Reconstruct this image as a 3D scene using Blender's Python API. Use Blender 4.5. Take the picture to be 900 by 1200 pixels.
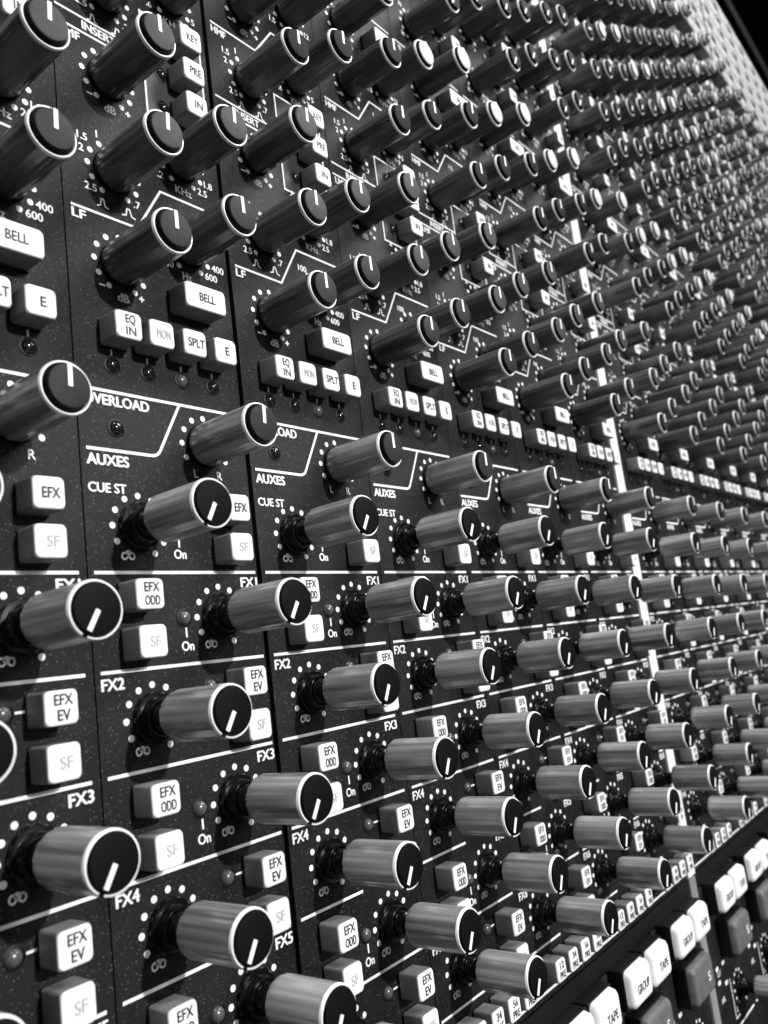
import bpy, bmesh, math, random
from mathutils import Matrix, Vector, Euler
random.seed(7)
for o in list(bpy.data.objects): bpy.data.objects.remove(o)
SC = bpy.context.scene
COL = SC.collection
S = 0.04            # one channel strip is 4 cm wide; all layout numbers below are in strip widths
PI = math.pi

# ------------------------------------------------------------------ camera, world, lamps, exposure
ROT = [[0.6220494293857292, -0.1259137696246819, 0.7727873122792527],
       [0.0560726554805513, -0.9772866263156577, -0.20436904690270227],
       [0.7809675823670584, 0.170459885731107, -0.6008602688215368]]
TR = [-1.884002094513841, 0.20217535770279646, 2.7296608964008042]
FPX = 966.52
cam_pos = Vector((-0.9711707522693065, -0.5049362169326589, 3.1373960801117913))
cd = bpy.data.cameras.new('camera'); cam = bpy.data.objects.new('camera', cd); COL.objects.link(cam)
m = Matrix([[ROT[0][i], -ROT[1][i], -ROT[2][i]] for i in range(3)]).to_4x4()
m.translation = cam_pos * S
cam.matrix_world = m
cd.sensor_fit = 'HORIZONTAL'; cd.sensor_width = 36.0; cd.lens = FPX / 900 * 36.0
cd.clip_start = 0.005; cd.clip_end = 50
cd.dof.use_dof = True; cd.dof.focus_distance = 4.5 * S; cd.dof.aperture_fstop = 38
SC.camera = cam
SC.render.resolution_x = 768; SC.render.resolution_y = 1024

w = bpy.data.worlds.new('World'); SC.world = w; w.use_nodes = True
w.node_tree.nodes['Background'].inputs[0].default_value = (1, 1, 1, 1)
w.node_tree.nodes['Background'].inputs[1].default_value = 0.012
SC.view_settings.view_transform = 'Standard'; SC.view_settings.look = 'None'
SC.view_settings.exposure = 0.0; SC.view_settings.gamma = 1.0

def aim(o, src, dst):
    o.location = Vector(src) * S
    o.rotation_euler = (Vector(dst) - Vector(src)).to_track_quat('-Z', 'Y').to_euler()
def spot(name, src, dst, power, radius, cone):
    l = bpy.data.lights.new(name, 'SPOT'); l.energy = power; l.shadow_soft_size = radius * S
    l.spot_size = math.radians(cone); l.spot_blend = 0.6
    o = bpy.data.objects.new(name, l); COL.objects.link(o); aim(o, src, dst); return o
def area(name, src, dst, power, sx, sy):
    l = bpy.data.lights.new(name, 'AREA'); l.shape = 'RECTANGLE'; l.size = sx * S; l.size_y = sy * S; l.energy = power
    o = bpy.data.objects.new(name, l); COL.objects.link(o); aim(o, src, dst); return o
spot('ceiling_spot', (2 + 5.6, 1 + 20, 64), (4, 1.5, 0), 330, 0.9, 90)
area('body_top_fill', (-12, 47, 16), (4, 0, 0), 28, 14, 10)  # added soft fill that brightens the upper sides of the knob bodies
area('side_fill', (-30, 8, 22), (6, 2, 0), 1.3, 18, 14)  # unseen fill from the camera side, lifts prints in shadow and button sides
area('overhead_fill', (8, 6, 60), (6, 3, 0), 7.5, 50, 40)  # wide fill added above to brighten lettering inside the knob shadows
area('far_sheen_fill', (33, 38, 27), (10, 6, 0), 42, 26, 16)  # added soft light, placed for sheen on the upper panel and far rows

# ------------------------------------------------------------------ materials
def mat(name, col, rough=0.5, metal=0.0, spec=0.5):
    M = bpy.data.materials.new(name); M.use_nodes = True
    b = M.node_tree.nodes['Principled BSDF']
    if not isinstance(col, (tuple, list)): col = (col, col, col)
    b.inputs['Base Color'].default_value = (*col, 1)
    b.inputs['Roughness'].default_value = rough; b.inputs['Metallic'].default_value = metal
    b.inputs['Specular IOR Level'].default_value = spec
    return M
def nd(M, t, **kw):
    n = M.node_tree.nodes.new(t)
    for k, v in kw.items(): setattr(n, k, v)
    return n
def lk(M, a, b): M.node_tree.links.new(a, b)
def vary(M, scale, lo, hi, stretch=(1, 1, 1), detail=3, bump=0.0, rough=None, dust=0.0):
    """grain in the paint or plastic itself: colour, gloss and a fine bump from object-space noise"""
    b = M.node_tree.nodes['Principled BSDF']
    tc = nd(M, 'ShaderNodeTexCoord'); mp = nd(M, 'ShaderNodeMapping'); oi = nd(M, 'ShaderNodeObjectInfo')
    mp.inputs['Scale'].default_value = stretch
    ml = nd(M, 'ShaderNodeVectorMath', operation='SCALE'); cb = nd(M, 'ShaderNodeCombineXYZ')
    for i in range(3): lk(M, oi.outputs['Random'], cb.inputs[i])
    ml.inputs['Scale'].default_value = 3.7
    ad = nd(M, 'ShaderNodeVectorMath', operation='ADD')
    lk(M, cb.outputs[0], ml.inputs[0]); lk(M, tc.outputs['Object'], ad.inputs[0]); lk(M, ml.outputs[0], ad.inputs[1])
    lk(M, ad.outputs[0], mp.inputs['Vector'])
    nz = nd(M, 'ShaderNodeTexNoise'); nz.inputs['Scale'].default_value = scale; nz.inputs['Detail'].default_value = detail
    lk(M, mp.outputs[0], nz.inputs['Vector'])
    mr = nd(M, 'ShaderNodeMapRange'); mr.inputs['From Min'].default_value = .3; mr.inputs['From Max'].default_value = .7
    mr.inputs['To Min'].default_value = lo; mr.inputs['To Max'].default_value = hi
    lk(M, nz.outputs['Fac'], mr.inputs['Value'])
    out = mr.outputs[0]
    if dust:
        n2 = nd(M, 'ShaderNodeTexVoronoi'); n2.inputs['Scale'].default_value = dust
        lk(M, ad.outputs[0], n2.inputs['Vector'])
        sep = nd(M, 'ShaderNodeSeparateColor'); lk(M, n2.outputs['Color'], sep.inputs[0])
        th = nd(M, 'ShaderNodeMapRange'); th.inputs['From Min'].default_value = .80; th.inputs['From Max'].default_value = 1.0
        th.inputs['To Min'].default_value = 0; th.inputs['To Max'].default_value = 1.5
        lk(M, sep.outputs[0], th.inputs['Value'])
        r2 = nd(M, 'ShaderNodeMapRange'); r2.inputs['From Min'].default_value = .08; r2.inputs['From Max'].default_value = .42
        r2.inputs['To Min'].default_value = .14; r2.inputs['To Max'].default_value = 0
        lk(M, n2.outputs['Distance'], r2.inputs['Value'])
        mu = nd(M, 'ShaderNodeMath', operation='MULTIPLY'); lk(M, th.outputs[0], mu.inputs[0]); lk(M, r2.outputs[0], mu.inputs[1])
        a2 = nd(M, 'ShaderNodeMath', operation='ADD'); lk(M, out, a2.inputs[0]); lk(M, mu.outputs[0], a2.inputs[1])
        out = a2.outputs[0]
    lk(M, out, b.inputs['Base Color'])
    if rough:
        rr = nd(M, 'ShaderNodeMapRange'); rr.inputs['From Min'].default_value = .3; rr.inputs['From Max'].default_value = .7
        rr.inputs['To Min'].default_value = rough[0]; rr.inputs['To Max'].default_value = rough[1]
        lk(M, nz.outputs['Fac'], rr.inputs['Value']); lk(M, rr.outputs[0], b.inputs['Roughness'])
    if bump:
        n3 = nd(M, 'ShaderNodeTexNoise'); n3.inputs['Scale'].default_value = 240 / S; n3.inputs['Detail'].default_value = 3
        lk(M, ad.outputs[0], n3.inputs['Vector'])
        bp = nd(M, 'ShaderNodeBump'); bp.inputs['Strength'].default_value = bump; bp.inputs['Distance'].default_value = .0003
        lk(M, n3.outputs['Fac'], bp.inputs['Height']); lk(M, bp.outputs[0], b.inputs['Normal'])
    return M
PANEL = vary(mat('panel_paint', .022, .5, 0, .2), 5 / S, .0055, .012, detail=8, bump=.5, rough=(.38, .52), dust=115 / S)
CHASSIS = mat('chassis_black', .006, .6)
PRINT = vary(mat('legend_white', .8, .6, 0, .2), 30 / S, .7, .84)
EQBODY = vary(mat('knob_body_dark', .055, .3, 0, .6), 13 / S, .03, .13, stretch=(1, 1, .008), detail=3, rough=(.2, .36))
FXBODY = vary(mat('knob_body_grey', .3, .3, .3, .6), 13 / S, .12, .50, stretch=(1, 1, .008), detail=3, rough=(.2, .36))
RIM = mat('knob_rim', .9, .35, 0, .6)
CAPBLACK = mat('cap_black', .003, .6, 0, .07)
CAPDARK = vary(mat('cap_dark', .022, .55, 0, .12), 20 / S, .016, .024)
CAPGREY = vary(mat('cap_grey', .05, .55, 0, .12), 20 / S, .036, .05)
CAPWHITE = vary(mat('cap_pale', .55, .5, 0, .4), 20 / S, .40, .48)
COLLAR = mat('collar_gloss', .003, .25, 0, .35)
POINTER = mat('pointer_white', .85, .5, 0, .3)
BTN = vary(mat('button_plastic', .17, .5, 0, .4), 12 / S, .14, .19)
FACE = vary(mat('button_face', .74, .45, 0, .4), 14 / S, .66, .78, detail=6)
INK = mat('ink_black', .012, .6); INKGREY = mat('ink_grey', .40, .6)
BIGW = vary(mat('big_button_white', .82, .35, 0, .5), 8 / S, .78, .84)
BIGG = vary(mat('big_button_grey', .1, .5, 0, .3), 12 / S, .085, .12)
HOUSE = mat('housing_black', .004, .5, 0, .25)
LEDM = mat('led_dark', .008, .1, 0, .6); LEDL = mat('led_pale', .075, .25, 0, .6)
METAL = vary(mat('trim_metal', .82, .45, 0, .5), 10 / S, .76, .86, stretch=(1, .1, 1))
METAL2 = vary(mat('trim_grey', .2, .45, 0, .5), 10 / S, .17, .24, stretch=(1, .1, 1))
WALL = mat('wall_dark', .012, .8); WALL2 = mat('wall_strip', .003, .8, 0, .03)
RCELL = vary(mat('route_button', .27, .45, 0, .4), 12 / S, .22, .32)
RDARK = mat('route_dark', .012, .5)

# ------------------------------------------------------------------ mesh helpers (units: strip widths)
class MB:
    def __init__(s): s.bm = bmesh.new(); s.mats = []
    def mi(s, M):
        if M not in s.mats: s.mats.append(M)
        return s.mats.index(M)
    def face(s, vs, M, smooth=False):
        try: f = s.bm.faces.new(vs)
        except ValueError: return
        f.material_index = s.mi(M); f.smooth = smooth
    def loops(s, loops, M, cap=True, capb=False, smooth=False):
        L = [[s.bm.verts.new(Vector(p) * S) for p in l] for l in loops]
        n = len(L[0])
        for a, b in zip(L, L[1:]):
            for i in range(n): s.face([a[i], a[(i + 1) % n], b[(i + 1) % n], b[i]], M, smooth)
        if cap: s.face(L[-1], M)
        if capb: s.face(L[0][::-1], M)
    def lathe(s, cx, cy, prof, M, n=48, cap=True, flutes=0, depth=0):
        def q(i): return 1 - depth * (.5 - .5 * math.cos(2 * PI * i * flutes / n)) ** 2
        s.loops([[(cx + r * q(i) * math.cos(2 * PI * i / n), cy + r * q(i) * math.sin(2 * PI * i / n), z) for i in range(n)] for r, z in prof], M, cap, smooth=True)
    def rbox(s, cx, cy, wx, wy, z0, z1, r, bev, M, taper=0.0, n=5):
        def rr(dw, z):
            a, b = wx / 2 - dw, wy / 2 - dw; q = max(min(r, a, b) - dw * .5, .001); pts = []
            for k, (sx, sy) in enumerate(((1, 1), (-1, 1), (-1, -1), (1, -1))):
                for j in range(n + 1):
                    t = PI / 2 * (k + j / n); pts.append((cx + sx * (a - q) + q * math.cos(t), cy + sy * (b - q) + q * math.sin(t), z))
            return pts
        L = [rr(0, z0), rr(taper, z1 - bev)]
        for j in (1, 2, 3): L.append(rr(taper + bev * (1 - math.cos(j * PI / 6)), z1 - bev + bev * math.sin(j * PI / 6)))
        s.loops(L, M, smooth=True)
    def box(s, x0, y0, z0, x1, y1, z1, M):
        s.loops([[(x0, y0, z), (x1, y0, z), (x1, y1, z), (x0, y1, z)] for z in (z0, z1)], M, capb=True)
    def line(s, pts, wd, z, M, close=False):
        """flat printed line with mitred corners"""
        P = [Vector((p[0], p[1])) for p in pts]; n = len(P); A = []; B = []
        for i in range(n):
            d0 = (P[i] - P[i - 1]).normalized() if (i > 0 or close) else None
            d1 = (P[(i + 1) % n] - P[i]).normalized() if (i < n - 1 or close) else None
            if d0 is None: d0 = d1
            if d1 is None: d1 = d0
            n0 = Vector((-d0.y, d0.x)); n1 = Vector((-d1.y, d1.x)); mm = (n0 + n1).normalized(); q = wd / 2 / max(mm.dot(n0), .4)
            A.append(P[i] + mm * q); B.append(P[i] - mm * q)
        va = [s.bm.verts.new((a.x * S, a.y * S, z * S)) for a in A]; vb = [s.bm.verts.new((a.x * S, a.y * S, z * S)) for a in B]
        for i in range(n if close else n - 1):
            j = (i + 1) % n; s.face([vb[i], vb[j], va[j], va[i]], M)
    def disc(s, cx, cy, r, z, M, n=16):
        s.face([s.bm.verts.new(((cx + r * math.cos(2 * PI * i / n)) * S, (cy + r * math.sin(2 * PI * i / n)) * S, z * S)) for i in range(n)], M)
    def text(s, txt, x, y, h, z, M, width=None, bold=.02, align='L'):
        """lettering: h is the capital height, (x, y) the lower left (or centre) of the word"""
        vs, fs, (x0, x1, hh) = glyphs(txt)
        k = h / hh; kx = k if width is None else width / (x1 - x0)
        ox = x - (0 if align == 'L' else (x1 - x0) * kx / 2)
        e = bold * 1.0 * k
        for q, (dx, dy) in enumerate(((0, 0), (-e, 0), (e, 0), (0, e * .6), (0, -e * .6))):     # overprinted to make the strokes bolder
            V = [s.bm.verts.new(((ox + dx + (a - x0) * kx) * S, (y + dy + b * k) * S, (z + .0003 * q) * S)) for a, b in vs]
            for f in fs: s.face([V[i] for i in f], M)
    def mesh(s, name):
        me = bpy.data.meshes.new(name)
        bmesh.ops.recalc_face_normals(s.bm, faces=[f for f in s.bm.faces]) if False else None
        s.bm.normal_update(); s.bm.to_mesh(me); s.bm.free()
        for M in s.mats: me.materials.append(M)
        me.set_sharp_from_angle(angle=math.radians(38))
        return me
GL = {}
def glyphs(txt):
    if txt in GL: return GL[txt]
    def conv(t):
        c = bpy.data.curves.new('t', 'FONT'); c.body = t; c.size = 1; c.resolution_u = 4
        o = bpy.data.objects.new('t', c); COL.objects.link(o)
        bpy.context.view_layer.update()
        me = bpy.data.meshes.new_from_object(o.evaluated_get(bpy.context.evaluated_depsgraph_get()))
        r = [(v.co.x, v.co.y) for v in me.vertices], [tuple(p.vertices) for p in me.polygons]
        bpy.data.objects.remove(o); bpy.data.curves.remove(c); bpy.data.meshes.remove(me); return r
    vs, fs = conv(txt); H, _ = conv('H')
    GL[txt] = (vs, fs, (min(v[0] for v in vs), max(v[0] for v in vs), max(v[1] for v in H)))
    return GL[txt]

def project(u, v, h=.2):
    P = (u, v, h); c = [sum(ROT[i][j] * P[j] for j in range(3)) + TR[i] for i in range(3)]
    if c[2] < .3: return None
    return 450 + FPX * c[0] / c[2], 600 + FPX * c[1] / c[2]
def seen(u, v, mg=170):
    p = project(u, v)
    return p is not None and -mg < p[0] < 900 + mg and -mg < p[1] < 1200 + mg

def put(name, me, parent=None, loc=(0, 0, 0), rz=0.0):
    o = bpy.data.objects.new(name, me); COL.objects.link(o)
    o.location = Vector(loc) * S; o.rotation_euler = (0, 0, rz)
    if parent: o.parent = parent
    return o
def thing(name, label, cat, loc=(0, 0, 0), group=None):
    o = put(name, None, None, loc); o['label'] = label; o['category'] = cat
    if group: o['group'] = group
    o.empty_display_size = .02
    return o
def tag(o, label, cat, group=None):
    o['label'] = label; o['category'] = cat
    if group: o['group'] = group
    return o
def structure(o): o['kind'] = 'structure'; return o

# ------------------------------------------------------------------ knobs
R = .110
def knob_parts(kind, cap_mat, body_mat):
    """list of (sub-part name, mesh); the first one is the body. The pointer points along +u before turning"""
    H = .415 if kind == 'eq' else .515
    z0 = .006 if kind == 'eq' else .175
    b = MB()
    b.lathe(0, 0, [(R * .93, z0), (R * .985, z0 + .012), (R, z0 + .03), (R, H - .02)], body_mat, cap=False, n=120, flutes=15, depth=.022)
    b.lathe(0, 0, [(R * .975, H - .022), (R, H - .02), (R, H - .014)], body_mat, cap=False)
    if kind == 'eq': b.lathe(0, 0, [(R * 1.02, .0), (R * 1.02, .01), (R * .9, .016)], CAPBLACK, cap=False)
    else: b.lathe(0, 0, [(.03, z0), (R * .93, z0)][::1], CAPBLACK, cap=False)
    out = [('knob', b)]
    r = MB(); r.lathe(0, 0, [(R, H - .018), (R * .99, H - .006), (R * .97, H), (R * .92, H), (R * .89, H - .02)], RIM, cap=False)
    out.append(('rim', r))
    c = MB()
    if kind == 'eq': c.lathe(0, 0, [(R * .80, H + .018), (R * .775, H + .024), (R * .70, H + .026)], cap_mat)
    if kind == 'eq': c.lathe(0, 0, [(R * .885, H - .03), (R * .885, H - .012), (R * .83, H - .010), (R * .805, H + .018)], CAPBLACK, cap=False)
    else: c.lathe(0, 0, [(R * .885, H - .03), (R * .88, H + .006), (R * .85, H + .013), (R * .78, H + .015)], cap_mat)
    out.append(('cap', c))
    p = MB(); zt = H + (.0285 if kind == 'eq' else .0175)
    p.box(-.002 if kind == 'eq' else .004, -.0092, zt - .01, R * .79, .0092, zt, POINTER)
    if kind != 'eq': p.box(R * .80, -.010, zt - .02, R * 1.004, .010, H + .003, CAPBLACK)
    out.append(('pointer', p))
    if kind != 'eq':
        k = MB()
        k.lathe(0, 0, [(.112, 0), (.112, .02), (.106, .028), (.088, .03), (.085, .035), (.085, .066), (.078, .075), (.064, .077), (.06, .083), (.06, .12), (.052, .128), (.046, .13), (.046, .18)], COLLAR)
        out.append(('collar', k))
    return out
def merge(parts, name):
    M = MB(); off = []
    for n, b in parts:
        idx = [M.mi(x) for x in b.mats]; b.bm.verts.index_update()
        vm = {v: M.bm.verts.new(v.co) for v in b.bm.verts}
        for f in b.bm.faces:
            g = M.bm.faces.new([vm[v] for v in f.verts]); g.material_index = idx[f.material_index]; g.smooth = f.smooth
        b.bm.free()
    return M.mesh(name)
KIND = {'lf': ('eq', CAPDARK, EQBODY), 'lmf': ('eq', CAPGREY, EQBODY), 'hmf': ('eq', CAPBLACK, EQBODY), 'hf': ('eq', CAPWHITE, EQBODY),
        'dyn': ('eq', CAPBLACK, EQBODY), 'pan': ('eq', CAPDARK, FXBODY), 'fx': ('fx', CAPBLACK, FXBODY)}
KM = {k: [(n, b.mesh(n)) for n, b in knob_parts(*a)] for k, a in KIND.items()}
KF = {k: merge(knob_parts(*a), 'knob') for k, a in KIND.items()}
def knob(parent, kind, u, v, deg, near):
    a = math.radians(deg + random.uniform(-2.5, 2.5))
    if not near: return put('knob', KF[kind], parent, (u, v, 0), a)
    o = put('knob', KM[kind][0][1], parent, (u, v, 0), a)
    for n, me in KM[kind][1:]: put(n, me, o)
    return o

# ------------------------------------------------------------------ push buttons
BC = {}
BH = .142
def button_meshes(lines, wx, wy, ink, body=None, face=None):
    key = (tuple(lines), wx, wy)
    if key in BC: return BC[key]
    b = MB(); b.rbox(0, 0, wx, wy, .012, BH - .008, .014, .004, body or BTN); b.rbox(0, -.004, wx + .006, wy + .008, 0, .014, .01, .003, HOUSE)  # black socket plate, doubles as the shadow line under the button
    f = MB(); f.rbox(0, 0, wx - .001, wy - .001, BH - .012, BH, .024, .006, face or FACE)
    n = len(lines); h = .040 if n == 2 else .044
    for i, t in enumerate(lines):
        y = (.010 if i == 0 else -.048) if n == 2 else -.022
        wdt = min(.024 * len(t) + (.004 if len(t) > 1 else 0), wx - .03)
        f.text(t, .008, y, h, BH + .0012, ink, width=wdt, bold=.018, align='C')
    k = merge([('a', copy_mb(b)), ('b', copy_mb(f))], 'button')
    BC[key] = (b.mesh('button'), f.mesh('face'), k)
    return BC[key]
def copy_mb(b):
    c = MB(); c.bm.free(); c.bm = b.bm.copy(); c.mats = list(b.mats); return c
def button(parent, lines, u, v, near, wx=.138, wy=.134, ink=None):
    ms = button_meshes(lines, wx, wy, ink or INK)
    if not near: return put('button', ms[2], parent, (u, v, 0))
    o = put('button', ms[0], parent, (u, v, 0)); put('face', ms[1], o); return o

def led_mesh(M):
    b = MB(); b.lathe(0, 0, [(.043, 0), (.043, .004), (.036, .006)], HOUSE, n=24, cap=False)
    b.lathe(0, 0, [(.032, .004)] + [(.031 * math.cos(t), .005 + .019 * math.sin(t)) for t in (0, .4, .8, 1.2, 1.45)], M, n=24)
    return b.mesh('led')
LED = led_mesh(LEDM); LEDP = led_mesh(LEDL)

# ------------------------------------------------------------------ one channel strip: layout
ROW = .4286
V1 = 12.72
KN = []                                                  # (kind, u, v, angle)
def dr(v): return .018 * min(max(v - 2, 0), 1.8)
KN += [('lf', .283, 1.500, 90), ('lf', .712, 1.735, 90)]
KN += [('lmf', .283, 1.995, 90), ('lmf', .715, 2.235, 90), ('lmf', .29, 2.515, 90)]
KN += [('hmf', .302, 3.025, 90), ('hmf', .738, 3.272, 90), ('hmf', .312, 3.548, 90)]
KN += [('hf', .75, 3.772, 90), ('hf', .325, 4.045, 90)]
LEFT = [4.59, 5.14, 5.68, 6.17, 6.72, 7.26, 7.80, 8.34, 8.9, 9.45]
RIGHT = [4.88, 5.36, 5.91, 6.42, 6.96, 7.5, 8.06, 8.62, 9.18, 9.75]
for i, v in enumerate(LEFT): KN.append(('hf' if i in (4, 7) else 'dyn', .315, v, 240 if i in (0, 1, 2, 3, 6) else 90))
for i, v in enumerate(RIGHT): KN.append(('hf' if i in (3, 8) else 'dyn', .75, v, 240 if i in (0, 1, 2, 5) else 90))
KN += [('pan', .703, .645, 90), ('fx', .279, .212, 240)]
for i in range(6): KN.append(('fx', .702 if i % 2 == 0 else .279, -.2143 - ROW * i, 240))
BT = []                                                  # (lines, u, v, w, h, ink)
for t, u, ink in ((('EQ', 'IN'), .205, INK), (('MON',), .387, INKGREY), (('SPLT',), .583, INK), (('E',), .780, INK)): BT.append((t, u, 1.123, .138, .132, ink))
BT.append((('BELL',), .68, 1.385, .258, .132, INK)); BT.append((('BELL',), .69, 3.42 + .59, .258, .132, INK))
for t, v in (('KEY', 2.93), ('PRE', 2.725), ('IN', 2.52)): BT.append(((t,), .75, v, .138, .13, INK))
BT += [(('EFX',), .765, .302, .138, .134, INK), (('SF',), .763, .105, .138, .138, INKGREY)]
for i in range(6):
    u = .207 if i % 2 == 0 else .765; v = -ROW * i
    BT.append((('EFX', 'ODD' if i % 2 == 0 else 'EV'), u, v - .114, .140, .134, INK)); BT.append((('SF',), u, v - .318, .138, .14, INKGREY))
for i, t in enumerate(('12', '34', '56', '78')): BT.append(((t, 'PRE'), .205 + .19 * i, -2.69, .128, .134, INK))
for i, v in enumerate((4.62, 5.12, 5.64, 6.16, 6.7, 7.24, 7.78, 8.34, 8.9, 9.46)): BT.append((('IN',) if i % 2 else ('ON',), .80, v, .13, .13, INK))
LD = [(.195, .972, 0), (.392, .972, 0), (.592, .972, 1), (.790, .972, 0), (.192, .668, 0), (.485, .212, 1), (.64, 2.725, 0), (.63, 2.52, 0), (.64, 2.93, 0)]
for i in range(6):
    LD.append((.485, -.213 - ROW * i, 1) if i % 2 == 0 else (.605, -.113 - ROW * i, 1))

# printed legend, one mesh shared by every strip
Z = .002
def sheet(): return MB()
P = sheet()
def dial(u, v, r=.143, lo=240, n=11):
    for i in range(n): a = math.radians(lo - 30 * i); P.disc(u + r * math.cos(a), v + r * math.sin(a), .0152, Z, PRINT)
def rounded(pts, r):
    out = [pts[0]]
    for i in range(1, len(pts) - 1):
        a, b, c = [Vector(q) for q in pts[i - 1:i + 2]]; d0 = (a - b).normalized(); d1 = (c - b).normalized()
        for t in (0, .25, .5, .75, 1):
            q = (b + d0 * r).lerp(b, t).lerp(b.lerp(b + d1 * r, t), t); out.append((q.x, q.y))
    return out + [pts[-1]]
LW = .0148
for kd, u, v, a in KN: dial(u, v, lo=210, n=9) if kd == 'pan' else dial(u, v)
P.line([(.035, .840), (.955, .840)], LW, Z, PRINT)
P.line(rounded([(.56, .835), (.41, .558), (.032, .558)], .035), LW, Z + .0006, PRINT)
P.text('OVERLOAD', .034, .772, .048, Z, PRINT, width=.345, bold=.045)
P.text('AUXES', .032, .486, .048, Z, PRINT, width=.212, bold=.045)
P.text('CUE ST', .030, .360, .042, Z, PRINT, width=.19, bold=.035)
P.text('On', .458, .066, .042, Z, PRINT, width=.068, bold=.035)
P.line([(.49, .165), (.49, .12)], .010, Z, PRINT)
P.text('L', .617, .474, .042, Z, PRINT, bold=.012); P.text('R', .762, .474, .042, Z, PRINT, bold=.012)
def infinity(u, v):
    for q, sg in ((0, -1), (1, 1)):
        T = [-PI / 2 + PI * i / 22 for i in range(23)]
        P.line([(u + sg * .032 * math.cos(t) / (1 + .25 * math.sin(t) ** 2), v + .029 * math.sin(t) * math.cos(t)) for t in T], .0085, Z + .0006 * q, PRINT)
infinity(.206, .074)
for i in range(7):
    v = -ROW * i
    if i == 4: P.line([(.03, v), (.50, v)], LW, Z, PRINT); P.line([(.86, v), (.958, v)], LW, Z, PRINT)
    elif i == 6: P.line([(.03, v), (.50, v)], LW, Z, PRINT)
    else: P.line([(.03, v), (.958, v)], LW, Z, PRINT)
    if i == 6: break
    kx = .702 if i % 2 == 0 else .279
    infinity(kx - .072, v - .2143 - .132)
    P.text('FX%d' % (i + 1), .853 if i % 2 == 0 else .030, v - .075, .048, Z, PRINT, width=.108, bold=.045)
    if i % 2 == 0:
        P.text('On', .458, v - .366, .042, Z, PRINT, width=.068, bold=.035); P.line([(.49, v - .26), (.49, v - .305)], .010, Z, PRINT)
    else: P.line([(.652, v - .113), (.693, v - .113)], .010, Z, PRINT)
P.line([(.03, -2.845), (.985, -2.845)], .018, Z, PRINT)
for u, v, a in ((.195, 1.018, 0), (.392, 1.018, 0), (.592, 1.018, 0), (.79, 1.018, 0)): P.line([(u, v), (u, v + .03)], .009, Z, PRINT)
# equaliser
P.line([(.037, 1.737), (.400, 1.737), (.560, 2.0), (.955, 2.0)], .013, Z, PRINT); P.text('LF', .04, 1.676, .045, Z, PRINT, width=.07, bold=.04)
def bell(u, v, wide):
    k = 1.25 if wide else 1
    P.line([(u - .030 * k, v - .02), (u - .012 * k, v - .014), (u - .006 * k, v + .022), (u + .006 * k, v + .022), (u + .014 * k, v - .014), (u + .032 * k, v - .02)], .0075, Z, PRINT)
def small(t, u, v, wd=None, h=.038): P.text(t, u, v, h, Z, PRINT, width=wd, bold=.03)
def db(u, v):
    small('dB', u - .029, v - .190, .062, .042); P.line([(u - .125, v - .132), (u - .092, v - .132)], .009, Z, PRINT)
    P.line([(u + .092, v - .147), (u + .122, v - .147)], .009, Z, PRINT); P.line([(u + .107, v - .162), (u + .107, v - .132)], .009, Z + .0005, PRINT)
def qd(u, v):
    small('2.5', u - .165, v - .148); small('.7', u + .105, v - .15); small('2', u - .185, v + .045); small('1', u - .085, v + .155); small('1.5', u - .19, v + .11)
    bell(u - .075, v - .195, False); bell(u + .07, v - .195, True)
def fq(u, v, unit, a):
    small(unit, u - .052, v - .195, .105 if len(unit) > 2 else .056, .042)
    small(a[0], u - .118 - .022 * len(a[0]), v - .150); small(a[1], u + .1, v - .150); small(a[2], u + .150, v - .09); small(a[3], u - .15, v + .135)
db(.283, 1.5); fq(.712, 1.735, 'Hz', ('40', '600', '400', '100'))
qd(.283, 1.995); fq(.715, 2.235, 'KHz', ('.2', '2.5', '1.8', '.8')); db(.29, 2.515)
P.line([(.02, 2.80), (.52, 2.80)], .013, Z, PRINT); P.line([(.02, 2.715), (.52, 2.715)], .013, Z, PRINT); P.text('INSERT', .165, 2.737, .045, Z, PRINT, width=.19, bold=.04)
P.text('LMF', .04, 2.652, .045, Z, PRINT, width=.105, bold=.04)
P.line([(.525, 3.06), (.928, 3.06), (.928, 2.40), (.525, 2.40)], .012, Z, PRINT, close=True)
qd(.302, 3.025); fq(.738, 3.272, 'KHz', ('.6', '7', '5', '1.5')); db(.312, 3.548); fq(.75, 3.772, 'KHz', ('1.5', '16', '12', '4')); db(.325, 4.045)
P.line([(.037, 3.30), (.40, 3.30), (.56, 3.52), (.955, 3.52)], .013, Z, PRINT); P.text('HMF', .04, 3.235, .045, Z, PRINT, width=.11, bold=.04)
P.line([(.037, 4.32), (.955, 4.32)], .014, Z, PRINT); P.text('HF', .04, 4.25, .045, Z, PRINT, width=.075, bold=.04)
for i, v in enumerate(LEFT): db(.315, v) if i % 2 else fq(.315, v, 'Hz', ('20', '350', '200', '70'))
for i, v in enumerate(RIGHT): fq(.75, v, 'KHz', ('12', '3', '4', '8')) if i < 2 else db(.75, v)
for v in (5.62, 7.25, 8.35, 10.02): P.line([(.037, v), (.955, v)], .014, Z, PRINT)
LEGEND = P.mesh('legend')
bx = MB(); bx.box(.53, 2.405, .0002, .923, 3.055, .001, mat('insert_field', .008, .5)); FIELD = bx.mesh('dark_field')

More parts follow.
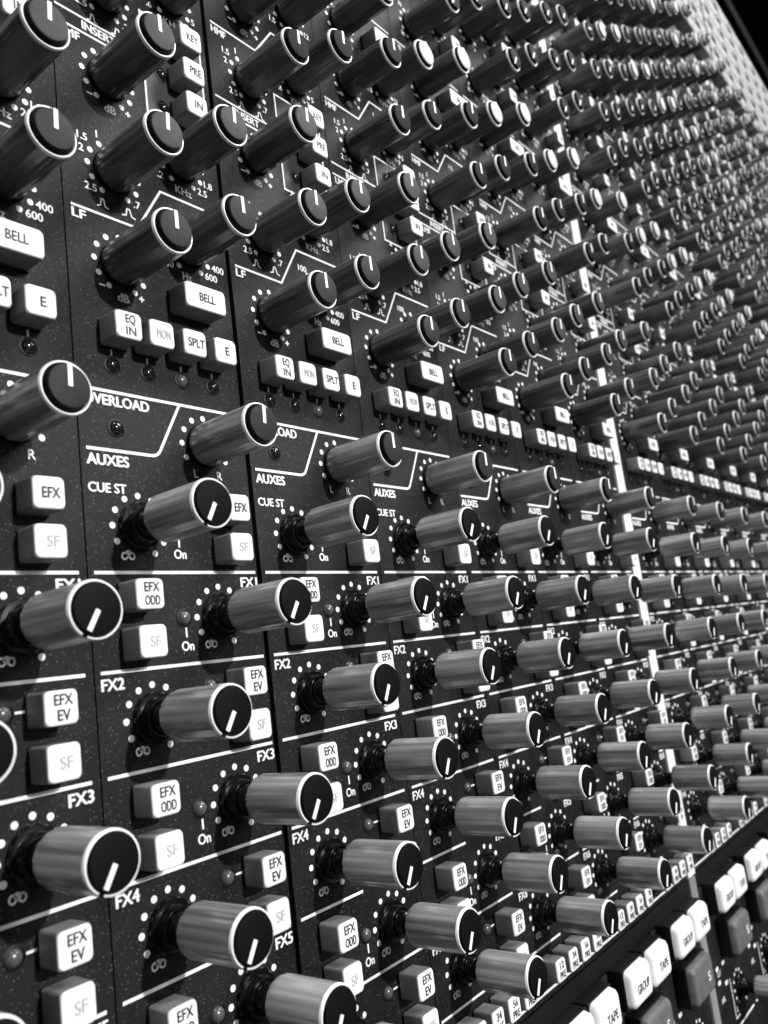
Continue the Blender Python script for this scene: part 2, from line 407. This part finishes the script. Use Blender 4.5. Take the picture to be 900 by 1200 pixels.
pl = MB(); pl.rbox(.5, (V1 - 2.89) / 2, .995, V1 + 2.89, -.05, 0, .003, .003, PANEL, n=2); PLATE = pl.mesh('faceplate')
pl = MB(); pl.rbox(.488, (V1 - 2.89) / 2, .971, V1 + 2.89, -.05, 0, .003, .003, PANEL, n=2); PLATEN = pl.mesh('faceplate')
sw = MB()
for cy in (4.44, -2.80 + .05, 9.98):
    for cx in (.06,): sw.lathe(cx, cy, [(.026, 0), (.026, .006), (.02, .01)], METAL, n=20); sw.box(cx - .016, cy - .003, .0095, cx + .016, cy + .003, .0108, INK)
SCREW = sw.mesh('screw')
rb = MB(); rb.rbox(0, 0, .22, .31, 0, .20, .02, .02, RCELL); ROUTE = rb.mesh('routing_button')
rb = MB(); rb.rbox(0, 0, .22, .15, 0, .20, .02, .02, RCELL); ROUTES = rb.mesh('routing_button')
rd = MB(); rd.rbox(0, 0, .23, .15, 0, .215, .02, .02, RDARK); ROUTE_HOLE = rd.mesh('routing_button')  # dark blocks set as the holes in the field of pale buttons

def off(k): return k + .2 * ((k + 1) // 8)
WORD = ['first', 'second', 'third', 'fourth', 'fifth', 'sixth', 'seventh', 'eighth']
def strip_label(k):
    if k == 0: return 'dark channel strip at the left edge of the photo, only its right half in view'
    if k == 1: return 'first whole channel strip from the left, nearest one with readable OVERLOAD and AUXES lettering'
    if k == 6: return 'dark channel strip just left of the bright metal divider'
    if k < 7: return '%s dark channel strip from the left edge of the photo' % WORD[k]
    if k == 7: return 'dark channel strip just right of the nearer bright metal divider'
    if k < 15: return '%s dark channel strip to the right of the nearer bright metal divider' % WORD[k - 7]
    return '%s channel strip past the farther divider, its routing buttons at the top right' % WORD[k - 15]
for k in range(0, 23):
    near = k <= 8
    u0 = off(k)
    t = thing('channel_strip', strip_label(k), 'channel strip', (u0, 0, 0), 'channel strips of the mixing console')
    put('faceplate', PLATEN if k in (1, 6) else PLATE, t); put('legend', LEGEND, t)
    if seen(u0 + .7, 2.7): put('dark_field', FIELD, t)
    for kd, u, v, a in KN:
        if v > 6 and k > 3: a = random.choice((90, 90, 240, 240, 150, 60, 200, 120))        # the dynamics knobs are set differently on every strip
        if seen(u0 + u, v): knob(t, kd, u, v, a, near)
    for ln, u, v, wx, wy, ink in BT:
        if seen(u0 + u, v): button(t, ln, u, v, near, wx, wy, ink)
    for u, v, p in LD:
        if seen(u0 + u, v, 60): put('led', LEDP if p else LED, t, (u, v, 0))
    for r in range(7):
        v = 10.33 + .345 * r
        if seen(u0 + .5, v):
            for u in (.14, .62, .86): put('routing_button', ROUTE, t, (u, v, 0))
            put('routing_button', ROUTE_HOLE, t, (.38, v - .08, 0)); put('routing_button', ROUTES, t, (.38, v + .09, 0))

# ------------------------------------------------------------------ dividers, chassis, rail
dv = MB(); dv.rbox(0, (V1 - 2.9) / 2, .185, V1 + 2.9, -.05, .012, .01, .008, METAL, n=2); DIV = dv.mesh('divider')
for u, lab in ((7.1, 'bright metal divider running up between the channel strips, nearer of the two'), (15.3, 'bright metal divider among the far channel strips, the farther of the two')):
    tag(put('metal_divider', DIV, None, (u, 0, 0)), lab, 'divider', 'metal dividers between the bays')
dv = MB(); dv.rbox(0, -4.06, .15, 2.3, -.05, .010, .01, .008, METAL2, n=2)
tag(put('metal_divider', dv.mesh('metal_divider'), None, (7.1, 0, 0)), 'grey metal divider running down between the lower modules', 'divider')
ch = MB(); ch.box(-6, -5.6, -.9, 30, V1 + .15, -.052, CHASSIS)
tag(put('console_chassis', ch.mesh('console_chassis')), 'black chassis showing in the thin gaps between the channel strips', 'console chassis')
for a, b, first in ((-1, 7, True), (7.2, 15.2, False)):
    rl = MB(); rl.rbox((a + b) / 2, -2.965, b - a - .01, .13, -.05, .004, .006, .004, HOUSE, n=2)
    tag(put('black_rail', rl.mesh('black_rail')), 'plain black rail below the PRE buttons, %s of the bright divider' % ('left' if first else 'right'), 'rail', 'black rails under the channel strips')

# ------------------------------------------------------------------ lower modules with GROUP and TAPE keys
def big(txt, M, wx, wy, ink, dx=0, wt=.2, ht=.06):
    h = MB(); h.rbox(0, 0, wx, wy, 0, .125, .012, .006, HOUSE)
    c = MB(); c.rbox(0, 0, wx - .012, wy - .012, .115, .190, .05, .042, M, taper=.006, n=7)
    if txt: c.text(txt, dx, -.04, ht, .1912, ink, width=wt, bold=.02, align='C')
    return h.mesh('key'), c.mesh('key_cap')
GR = big('GROUP', BIGW, .385, .285, INK, .0, .22); TP = big('TAPE', BIGW, .385, .285, INK, .02, .17)
GY = big('S', BIGG, .50, .33, PRINT, .10, .05, .07)
LP = MB(); LP.rbox(.5, -4.14, .985, 2.18, -.05, 0, .006, .005, PANEL, n=2); LPL = LP.mesh('faceplate')
P = MB()
for du, dv_ in ((.12, -3.80), (.30, -3.80), (.12, -3.92), (.30, -3.98)):
    P.rbox(du, dv_, .07, .035, Z - .001, Z + .001, .01, .0005, PRINT, n=2)
dial(.62, -4.12); P.text('L', .45, -4.30, .05, Z, PRINT, width=.03); P.text('R', .75, -4.30, .05, Z, PRINT, width=.036)
P.line([(.40, -3.98), (.40, -4.34), (.52, -4.34)], .012, Z, PRINT); P.line([(.03, -4.42), (.95, -4.42)], .018, Z, PRINT)
P.text('AFL', .10, -4.10, .045, Z, PRINT, width=.1); P.text('CUT', .10, -3.87, .04, Z, PRINT, width=.1)
LLEG = P.mesh('legend')
for k in range(3, 10):
    u0 = off(k)
    lab = {3: 'lower module at the bottom edge, with only a corner of a white key in view',
           9: 'farthest lower module of white keys, at the right edge of the photo'}.get(k)
    if lab is None:
        lab = 'lower module with white GROUP and TAPE keys, %s to the %s of the divider' % ({4: 'third', 5: 'second', 6: 'first', 7: 'first', 8: 'second'}[k], 'left' if k < 7 else 'right')
    t = thing('lower_module', lab, 'console module', (u0, 0, 0), 'lower modules with big keys')
    put('faceplate', LPL, t); put('legend', LLEG, t)
    for me, u, v in ((GR, .295, -3.165), (TP, .705, -3.165), (GY, .52, -3.575)):
        o = put('key', me[0], t, (u, v, 0)); put('key_cap', me[1], o)
    knob(t, 'fx', .62, -4.12, 240, True)

# ------------------------------------------------------------------ dark room behind the console
fl = MB(); fl.box(-60, -60, -16.2, 140, 120, -16, WALL); structure(put('floor', fl.mesh('floor')))
bw = MB(); bw.box(-60, 60, -16, 140, 61, 60, WALL); structure(put('wall', bw.mesh('wall')))
rl = MB(); rl.rbox(14, 14.55, 40, .5, -.6, -.02, .04, .03, WALL2, n=3)
tag(put('rear_ledge', rl.mesh('rear_ledge')), 'dark ledge barely visible behind the top edge of the console', 'ledge')
